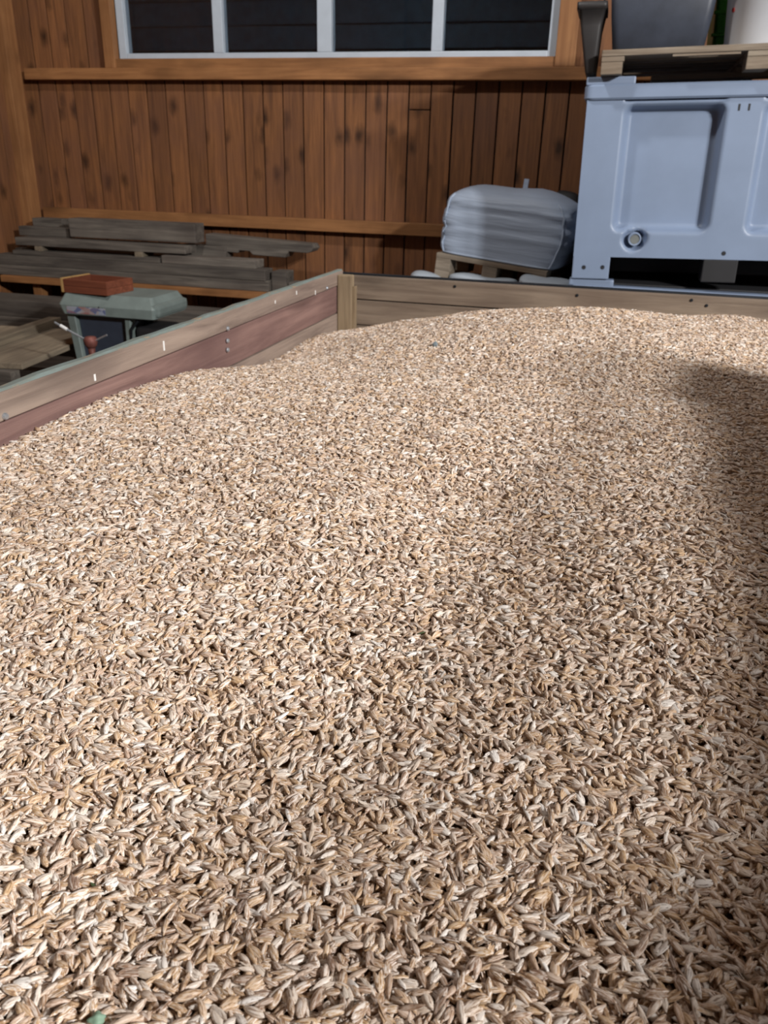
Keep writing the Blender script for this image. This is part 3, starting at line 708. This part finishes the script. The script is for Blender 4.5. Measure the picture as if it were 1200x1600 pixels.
def bag_body(w, d, h, seed, bulge=.05, exp=4.5, dome=.35, nu=72, nv=34, wr=.006, sag=0.0, right=0.0):
    r = random.Random(seed); ph = [r.uniform(0, 6.3) for _ in range(12)]
    v, f = [], []
    for j in range(nv + 1):
        t = j / nv
        if t < .12: s, z = .93 + .07 * math.sin(t / .12 * math.pi / 2), h * (t / .12) * .05
        else:
            q = (t - .12) / .88
            if q < .6: z = h * (.05 + .70 * q / .6); s = 1 + bulge * math.sin(math.pi * min(1, q / .6) * .9)
            else:
                a = (q - .6) / .4; z = h * (.75 + .25 * math.sin(a * math.pi / 2)); s = (1 + bulge * .309) * max(.0, math.cos(a * math.pi / 2)) ** dome
        for k in range(nu):
            an = 2 * math.pi * k / nu; c, sn = math.cos(an), math.sin(an)
            e = 2 / exp; X_ = math.copysign(abs(c) ** e, c); Y_ = math.copysign(abs(sn) ** e, sn)
            zz = z
            wrk = wr * (math.sin(z * 95 + 1.6 * math.sin(2 * an + ph[0]) + ph[1]) * .6 + math.sin(z * 46 + 2.2 * math.sin(an + ph[2])) * .8)
            cr = -.0075 * min(1, h / .3) * (math.exp(-((z - h * (.42 + .03 * math.sin(an * 2 + ph[3]))) / .006) ** 2) + math.exp(-((z - h * (.62 + .06 * math.sin(an + ph[4]))) / .006) ** 2) + .8 * math.exp(-((z - h * (.74 + .05 * math.sin(an * 1.5 + ph[6]))) / .005) ** 2))
            k_ = (wrk + cr) * (1 if .02 < z / h < .93 else .3)
            xx = X_ * (w / 2 * s + k_ * (s > .05)); yy = Y_ * (d / 2 * s + k_ * (s > .05))
            if xx > 0: xx += right * math.sin(math.pi * min(1, z / h)) * (xx / (w / 2))
            zz += sag * (xx / w) * (z / h) + .012 * math.sin(3.1 * xx / w + ph[5]) * (z / h) + (.005 * math.sin(21 * xx + ph[7]) + .006 * math.sin(17 * yy + ph[8])) * (z / h > .75)
            v.append((xx, yy, zz))
    for j in range(nv):
        for k in range(nu):
            k2 = (k + 1) % nu; f.append((j * nu + k, j * nu + k2, (j + 1) * nu + k2, (j + 1) * nu + k))
    f.append(tuple(range(nu))[::-1]); f.append(tuple(nv * nu + k for k in range(nu)))
    return mesh(v, f)

# bag on its pallet, both turned and leaning
bag_yaw, bag_lean = rad(-10), rad(5.2)
frame = Matrix.Translation((-.868, 4.31, .812)) @ Euler((0, bag_lean, bag_yaw), 'XYZ').to_matrix().to_4x4()
def in_frame(p): return frame @ Vector(p)
bp_ = empty('wooden_pallet', tuple(in_frame((0, 0, 0))), (0, bag_lean, bag_yaw), label='leaning wooden pallet under the big white bag', cat='pallet')
for y0, w in ((0, .1), (.11, .1), (.22, .1), (.33, .1)): box('deck_board', (0, .60, y0, y0 + w, .098, .122), pm, bp_, .002)
for x0 in (0, .26, .52):
    box('block', (x0, x0 + .08, .002, .10, .0, .0975), pm, bp_, .003); box('block', (x0, x0 + .08, .32, .42, .0, .0975), pm, bp_, .003)
box('bottom_board', (0, .60, 0.13, .2, 0, .02), pm, bp_, .002)
bb = empty('bulk_bag', tuple(in_frame((.312, .215, .1225))), (0, bag_lean, bag_yaw), label='big wrinkled white bulk bag sitting on the leaning pallet', cat='bag')
bag_me = bag_body(.645, .42, .345, 3, .03, 6.0, .45, right=.03, wr=.0024)
link('bag_body', bag_me, M['bag'], bb, None, None, True)
NU, NV = 72, 34
def bag_line(an, j0, j1, out=.003):
    k = int(round(an / 360 * NU)) % NU; ps = []
    for j in range(j0, j1 + 1, 2):
        p = bag_me.vertices[j * NU + k].co; ps.append((p.x * (1 + out / .33), p.y * (1 + out / .21), p.z))
    return ps
link('seam', tube_me(bag_line(313, 1, 27), .0055, 8), M['bag'], bb, None, None, True)
link('seam', tube_me(bag_line(227, 1, 27), .0055, 8), M['bag'], bb, None, None, True)
link('seam', tube_me([(bag_me.vertices[2 * NU + k].co * 1.0)[:] for k in range(45, 64)], .0065, 8), M['bag'], bb, None, None, True)
link('lifting_loop', box_me(.022, .048, .03, .036, .32, .40, .002), M['bag'], bb)
link('lifting_loop', tube_me([(.335, .02, .25), (.375, .0, .25), (.385, -.01, .21), (.378, -.01, .15), (.365, -.01, .10)], .008, 8), M['bag'], bb, None, None, True)
# black item tucked between bag and box
bk_o = empty('plastic_sack', (-.235, 4.74, .7235), label='crumpled black plastic sack squeezed in behind the white bag', cat='sack')
link('sack_body', bag_body(.17, .16, .52, 9, .12, 3.0, .5, wr=.008), M['black'], bk_o, None, None, True)

# stacked supports below: pallets and white sacks
sp1 = None
for k in range(5):
    if sp1 is None:
        sp1 = empty('wooden_pallet', (-1.06, 4.06, 0), label='wooden pallet on the floor, lowest of the stack below the white bag', cat='pallet', group='pallets stacked below the bag'); make_pallet(sp1, 0.9, .8); o = sp1
    else:
        o = copy_tree(sp1); o['label'] = 'wooden pallet %s of the stack below the white bag' % ('', 'second lowest', 'in the middle', 'second highest', 'on top')[k]
    o.location = (-1.06, 4.06, .1445 * k); o.rotation_euler = (0, 0, rad(-3 + 1.5 * k))
def sack(loc, rot, dims, seed, label):
    s = empty('white_sack', loc, rot, label=label, cat='sack'); link('sack_body', bag_body(*dims, seed, .10, 3.0, .6, wr=.0022), M['sack'], s, None, None, True); return s
sack((-.60, 4.33, .724), (0, rad(2), rad(-10)), (.36, .22, .115), 21, 'flattened white sack lying below the leaning pallet')
sack((-.27, 4.22, .724), (0, rad(3), rad(-8)), (.26, .26, .13), 25, 'white sack with blue print beside the grey box foot')
sack((-.905, 4.30, .724), (0, 0, rad(10)), (.17, .3, .10), 28, 'white sack under the pallet end nearest the timber')

# ------------------------------------------------------------------ tub, bin, crate and bucket on top
PT = 1.772
tub = empty('plastic_tub', (-.075, 3.66, PT + .002), (0, rad(-1.9), 0), label='dark grey plastic tub on the wooden pallet', cat='tub')
w_, d_ = .345, .42
lev = [(.012, w_ - .012, .012, d_ - .012, 0), (.002, w_ - .002, .002, d_ - .002, .010), (-.012, w_ + .014, -.012, d_ + .01, .12), (-.028, w_ + .030, -.025, d_ + .025, .30)]
inn = [(-.020, w_ + .022, -.017, d_ + .017, .30), (-.004, w_ + .006, -.004, d_ + .002, .12), (.010, w_ - .010, .010, d_ - .010, .012)]
link('tub_body', loft_rect_me(lev + inn, .03, 5, True, True), M['tub'], tub, None, None, True)
link('rim', loft_rect_me([(-.028, w_ + .03, -.025, d_ + .025, .285), (-.045, w_ + .04, -.05, d_ + .05, .285), (-.045, w_ + .04, -.05, d_ + .05, .303), (-.022, w_ + .024, -.019, d_ + .019, .303)], .04, 5, False, False), M['tub'], tub)
sb = empty('plastic_bin', (-.143, 3.665, 1.692), (0, rad(-1.5), 0), label='slim black plastic bin standing on the box corner beside the dark tub', cat='bin')
lev = [(-.018, .012, .004, .20, 0), (-.024, .016, .0, .205, .012), (-.055, .024, -.008, .215, .17), (-.064, .034, -.012, .22, .225), (-.074, .04, -.02, .228, .227), (-.074, .04, -.02, .228, .25), (-.066, .032, -.012, .22, .25), (-.05, .02, .0, .21, .15), (-.016, .008, .008, .19, .01)]
link('bin_body', loft_rect_me(lev, .012, 4, True, True), M['bin_black'], sb, None, None, True)
gc = empty('plastic_crate', (.325, 4.02, PT + .015), (0, rad(-1.9), 0), label='bright green plastic crate between the dark tub and white bucket', cat='crate')
link('crate_body', loft_rect_me([(0, .26, 0, .28, 0), (-.01, .27, -.01, .29, .32), (0, .26, 0, .28, .32), (.01, .25, .01, .27, .01)], .02, 4, True, True), M['green_plastic'], gc)
for zz in (.08, .16, .24): box('rib', (-.012, .272, -.013, -.002, zz, zz + .012), M['green_plastic'], gc, .003)
bu = empty('bucket', (.492, 3.78, PT + .021), (0, rad(-1.9), rad(20)), label='white plastic bucket with wire handle on the wooden pallet', cat='bucket')
link('bucket_body', lathe_me([(.0001, 0), (.140, 0), (.146, .006), (.160, .26), (.170, .262), (.170, .29), (.160, .292), (.155, .26), (.138, .01), (.0001, .01)], 48), M['bucket'], bu, None, None, True)
link('handle', tube_me([(-.168 * math.cos(a), -.06 - .11 * math.sin(a), .27 - .12 * math.sin(a)) for a in [math.pi * k / 14 for k in range(15)]], .0025, 6), M['dark_steel'], bu, None, None, True)
link('red_spot', lathe_me([(.0001, 0), (.008, 0), (.008, .002)], 12, 'x'), M['red'], bu, (-.152, -.02, .125), (0, rad(5), rad(187)))

# ------------------------------------------------------------------ timber rack by the wall
rack = empty('timber_rack', (-3.7, 4.4, 0), label='pine rack carrying the old timber along the wall', cat='rack')
def rb(name, b, mat, bev=.003): return box(name, (b[0] + 3.7, b[1] + 3.7, b[2] - 4.4, b[3] - 4.4, b[4], b[5]), mat, rack, bev)
rb('front_beam', (-3.68, -1.62, 4.40, 4.46, .612, .652), M['rail_pine']); rb('back_beam', (-3.68, -1.62, 4.80, 4.86, .606, .652), M['rail_pine'])
for xx in (-3.5, -2.62, -1.70):
    rb('leg', (xx, xx + .06, 4.465, 4.525, 0, .6055), M['post_pine']); rb('leg', (xx, xx + .06, 4.735, 4.795, 0, .6055), M['post_pine'])
timber = [  # x0, x1, y0, y1, z0, z1, label
    (-3.72, -1.87, 4.425, 4.56, .653, .714, 'long squared grey beam, lowest of the timber on the rack'),
    (-3.72, -1.885, 4.43, 4.55, .7145, .776, 'long squared grey beam, second layer of the timber on the rack'),
    (-3.6, -2.575, 4.45, 4.60, .7765, .803, 'thin grey board in the rack above the two long beams'),
    (-2.56, -1.955, 4.45, 4.58, .7765, .822, 'short grey plank on the right half of the timber pile'),
    (-3.59, -2.415, 4.475, 4.62, .832, .878, 'pale-topped grey plank under the thick grey beam'),
    (-3.24, -2.38, 4.55, 4.672, .8905, 1.000, 'thick pale grey beam on top of the timber pile'),
    (-3.60, -3.38, 4.68, 4.78, .905, .982, 'light grey beam end beside the corner post'),
    (-3.65, -3.28, 4.60, 4.672, .8785, .935, 'dark brown board stub at the corner end of the pile'),
    (-3.7, -2.2, 4.60, 4.79, .653, .80, 'wide dark grey beam hidden behind the long beams'),
    (-1.865, -1.775, 4.47, 4.60, .653, .765, 'short grey beam stub at the free end of the pile'),
    (-1.77, -1.68, 4.49, 4.60, .653, .705, 'low grey offcut at the tip of the rack'),
    (-2.55, -2.25, 4.68, 4.79, .802, .868, 'grey block under the notched old beam')]
for x0, x1, y0, y1, z0, z1, lb in timber:
    o = box('timber_beam', (0, x1 - x0, 0, y1 - y0, 0, z1 - z0), M['grey_timber'], None, .004, (x0, y0, z0), (0, 0, rad(random.uniform(-.25, .25)))); tag(o, lb, 'timber', 'old timber on the rack')
# spacer sticks between boards
for xx in (-3.45, -2.75):
    o = box('spacer_stick', (0, .05, 0, .14, 0, .0285), M['grey_timber_y'], None, .002, (xx, 4.47, .8033)); tag(o, 'small wooden spacer stick between two boards of the pile, %s' % ('near the corner' if xx < -3 else 'under the pale-topped plank'), 'stick')
# old notched beam with a ragged end
poly = [(-2.39, .870), (-2.39, .935), (-1.87, .912), (-1.70, .905), (-1.685, .882), (-1.70, .862), (-1.725, .853), (-1.845, .857), (-1.868, .820), (-2.08, .826), (-2.10, .846), (-2.17, .848), (-2.18, .832), (-2.27, .836), (-2.285, .868)]
o = link('timber_beam', prism_me([(a + 2.39, b) for a, b in poly], 0, .12, .003), M['grey_timber'], None, (-2.39, 4.70, 0)); tag(o, 'old brown beam with notches and a ragged end lying behind the pile', 'timber')
# grey planks stacked lower, behind the machine
for k in range(6):
    z0 = .0965 * k; lb = 'wide grey plank behind the machine, %s of its low stack' % ('lowest, on the floor', 'second from the floor', 'third from the floor', 'third from the top', 'second from the top', 'topmost')[k]
    o = box('timber_plank', (0, 1.75, 0, .22, 0, .096), M['grey_timber'], None, .004, (-3.68 + .02 * (k % 3), 3.985 + .015 * (k % 2), z0), (0, 0, rad(random.uniform(-.4, .4)))); tag(o, lb, 'plank', 'grey planks stacked low behind the machine')

# work trestle with loose boards near the corner
ts = empty('trestle', (-2.75, 3.2, 0), label='low wooden trestle under loose boards', cat='trestle')
for yy in (-.25, .35):
    box('beam', (-.35, .28, yy - .03, yy + .03, .40, .465), M['grey_timber'], ts, .003)
    for xx in (-.3, .2): box('leg', (xx - .025, xx + .025, yy - .03, yy + .03, 0, .3995), M['post_pine'], ts, .003)
o = link('loose_board', prism_me([(-.36, .466), (.24, .466), (.24, .492), (-.36, .492)], -.30, .50, .002), M['grey_timber_y'], None, (-2.73, 3.25, 0), (0, 0, rad(7))); tag(o, 'wide pale board lying on the trestle', 'board')
o = box('loose_beam', (-.07, .0, -.38, .62, .4925, .535), M['grey_timber_y'], None, .003, (-2.78, 3.22, 0), (0, 0, rad(7))); tag(o, 'narrow grey batten on top of the wide pale board', 'batten')
o = box('loose_board', (-.4, .42, -.09, .09, .33, .355), M['grey_timber'], None, .003, (-2.49, 2.83, 0), (0, 0, rad(24))); tag(o, 'grey board low on the floor side, close to the trailer', 'board')
st2 = empty('saw_horse', (-2.49, 2.83, 0), (0, 0, rad(24)), label='low saw horse under the grey board by the trailer', cat='stand')
for xx in (-.25, .22):
    box('leg', (xx - .03, xx + .03, -.07, -.02, 0, .30), M['grey_timber'], st2, .003); box('leg', (xx - .03, xx + .03, .02, .07, 0, .30), M['grey_timber'], st2, .003)
box('beam', (-.3, .27, -.075, .075, .3005, .3295), M['grey_timber'], st2, .003)

# ------------------------------------------------------------------ machine
mc = empty('woodworking_machine', (-2.24, 3.48, 0), (0, 0, rad(1)), label='grey-green bench machine with dark blue stand beside the trailer', cat='machine')
hx0, hx1, hy0, hy1 = -.255, .25, -.135, .19
# thick table with chamfered upper edges
tv = [(hx0 + .04, hx1 - .03, hy0 + .02, hy1 - .02, .650), (hx0 + .02, hx1 - .004, hy0, hy1, .658), (hx0, hx1, hy0, hy1, .700), (hx0 + .002, hx1 - .004, hy0 + .006, hy1, .708), (hx0 + .01, hx1 - .035, hy0 + .05, hy1 - .01, .75)]
link('table', loft_rect_me(tv, .012, 2, True, True), M['machine'], mc)
box('end_casting', (hx1 - .08, hx1 + .014, hy0 + .012, hy1 - .01, .664, .722), M['machine'], mc, .018)
box('table_joint', (hx0 + .215, hx0 + .219, hy0 - .0012, hy0 + .01, .662, .702), M['dark_steel'], mc, 0)
box('sticker', (hx0 + .045, hx0 + .25, hy0 - .0022, hy0 + .004, .662, .694), M['sticker'], mc, .0005)
link('side_panel', prism_me([(-.17, .28), (.06, .28), (.075, .65), (-.19, .65)], -.085, .14, .006), M['machine_blue'], mc)
for ya, yb in ((-.11, -.06), (.1, .15)):
    link('leg', prism_me([(-.165, 0), (-.135, 0), (-.19, .651), (-.235, .651)], ya, yb, .004), M['machine'], mc)
    link('leg', prism_me([(.06, 0), (.09, 0), (.105, .651), (.075, .651)], ya, yb, .004), M['machine'], mc)
box('motor_box', (.115, .25, -.09, .12, .44, .61), M['black'], mc, .02)
link('motor_bracket', tube_me([(.09, -.1, .52), (.11, -.115, .60), (.15, -.115, .645)], .007, 6), M['dark_steel'], mc)
box('base_plate', (-.18, .1, -.12, .15, .26, .2795), M['machine_blue'], mc, .004)
# open wooden tray on the table
ty = empty('wooden_tray', (-2.35, 3.475, .7505), (0, 0, rad(-5)), label='small reddish brown open wooden tray on the grey machine', cat='tray')
tw, td, th = .125, .10, .062
for zz in (0, .0315):
    box('slat', (-tw + .0, tw, -td, -td + .012, zz, zz + .0305), M['tray'], ty, .0015); box('slat', (-tw, tw, td - .012, td, zz, zz + .0305), M['tray'], ty, .0015)
    box('slat', (tw - .012, tw, -td + .0125, td - .0125, zz, zz + .0305), M['tray'], ty, .0015); box('slat', (-tw, -tw + .012, -td + .0125, td - .0125, zz, zz + .0305), M['tray'], ty, .0015)
box('tray_bottom', (-tw + .012, tw - .012, -td + .012, td - .012, .001, .007), M['tray'], ty, 0)
box('end_strip', (-tw - .013, -tw - .0005, -td - .002, td, 0, .066), M['tray_pale'], ty, .001)

# red clamp vise on a post in front of the machine
vi = empty('clamp_vise', (-2.10, 3.0, 0), label='rusty red screw clamp in front of the grey machine', cat='clamp')
box('stand', (-.03, .03, -.03, .03, 0, .50), M['grey_timber'], vi, .003)
link('stem', lathe_me([(.0001, .4985), (.02, .4985), (.016, .52), (.013, .56), (.016, .59), (.0001, .592)], 16), M['rust'], vi, None, None, True)
link('head', lathe_me([(.0001, .589), (.018, .589), (.026, .602), (.03, .622), (.022, .636), (.0001, .64)], 18), M['rust'], vi, None, None, True)
link('handle_bar', tube_me([(-.16, -.01, .688), (-.08, -.005, .648), (-.02, 0, .62)], .0045, 8), M['zinc'], vi)
link('handle_bar', tube_me([(.02, 0, .62), (.09, -.01, .652)], .0038, 8), M['zinc'], vi)
link('handle_grip', tube_me([(-.135, -.008, .676), (-.105, -.0065, .6605)], .0075, 8), M['paint_white'], vi)
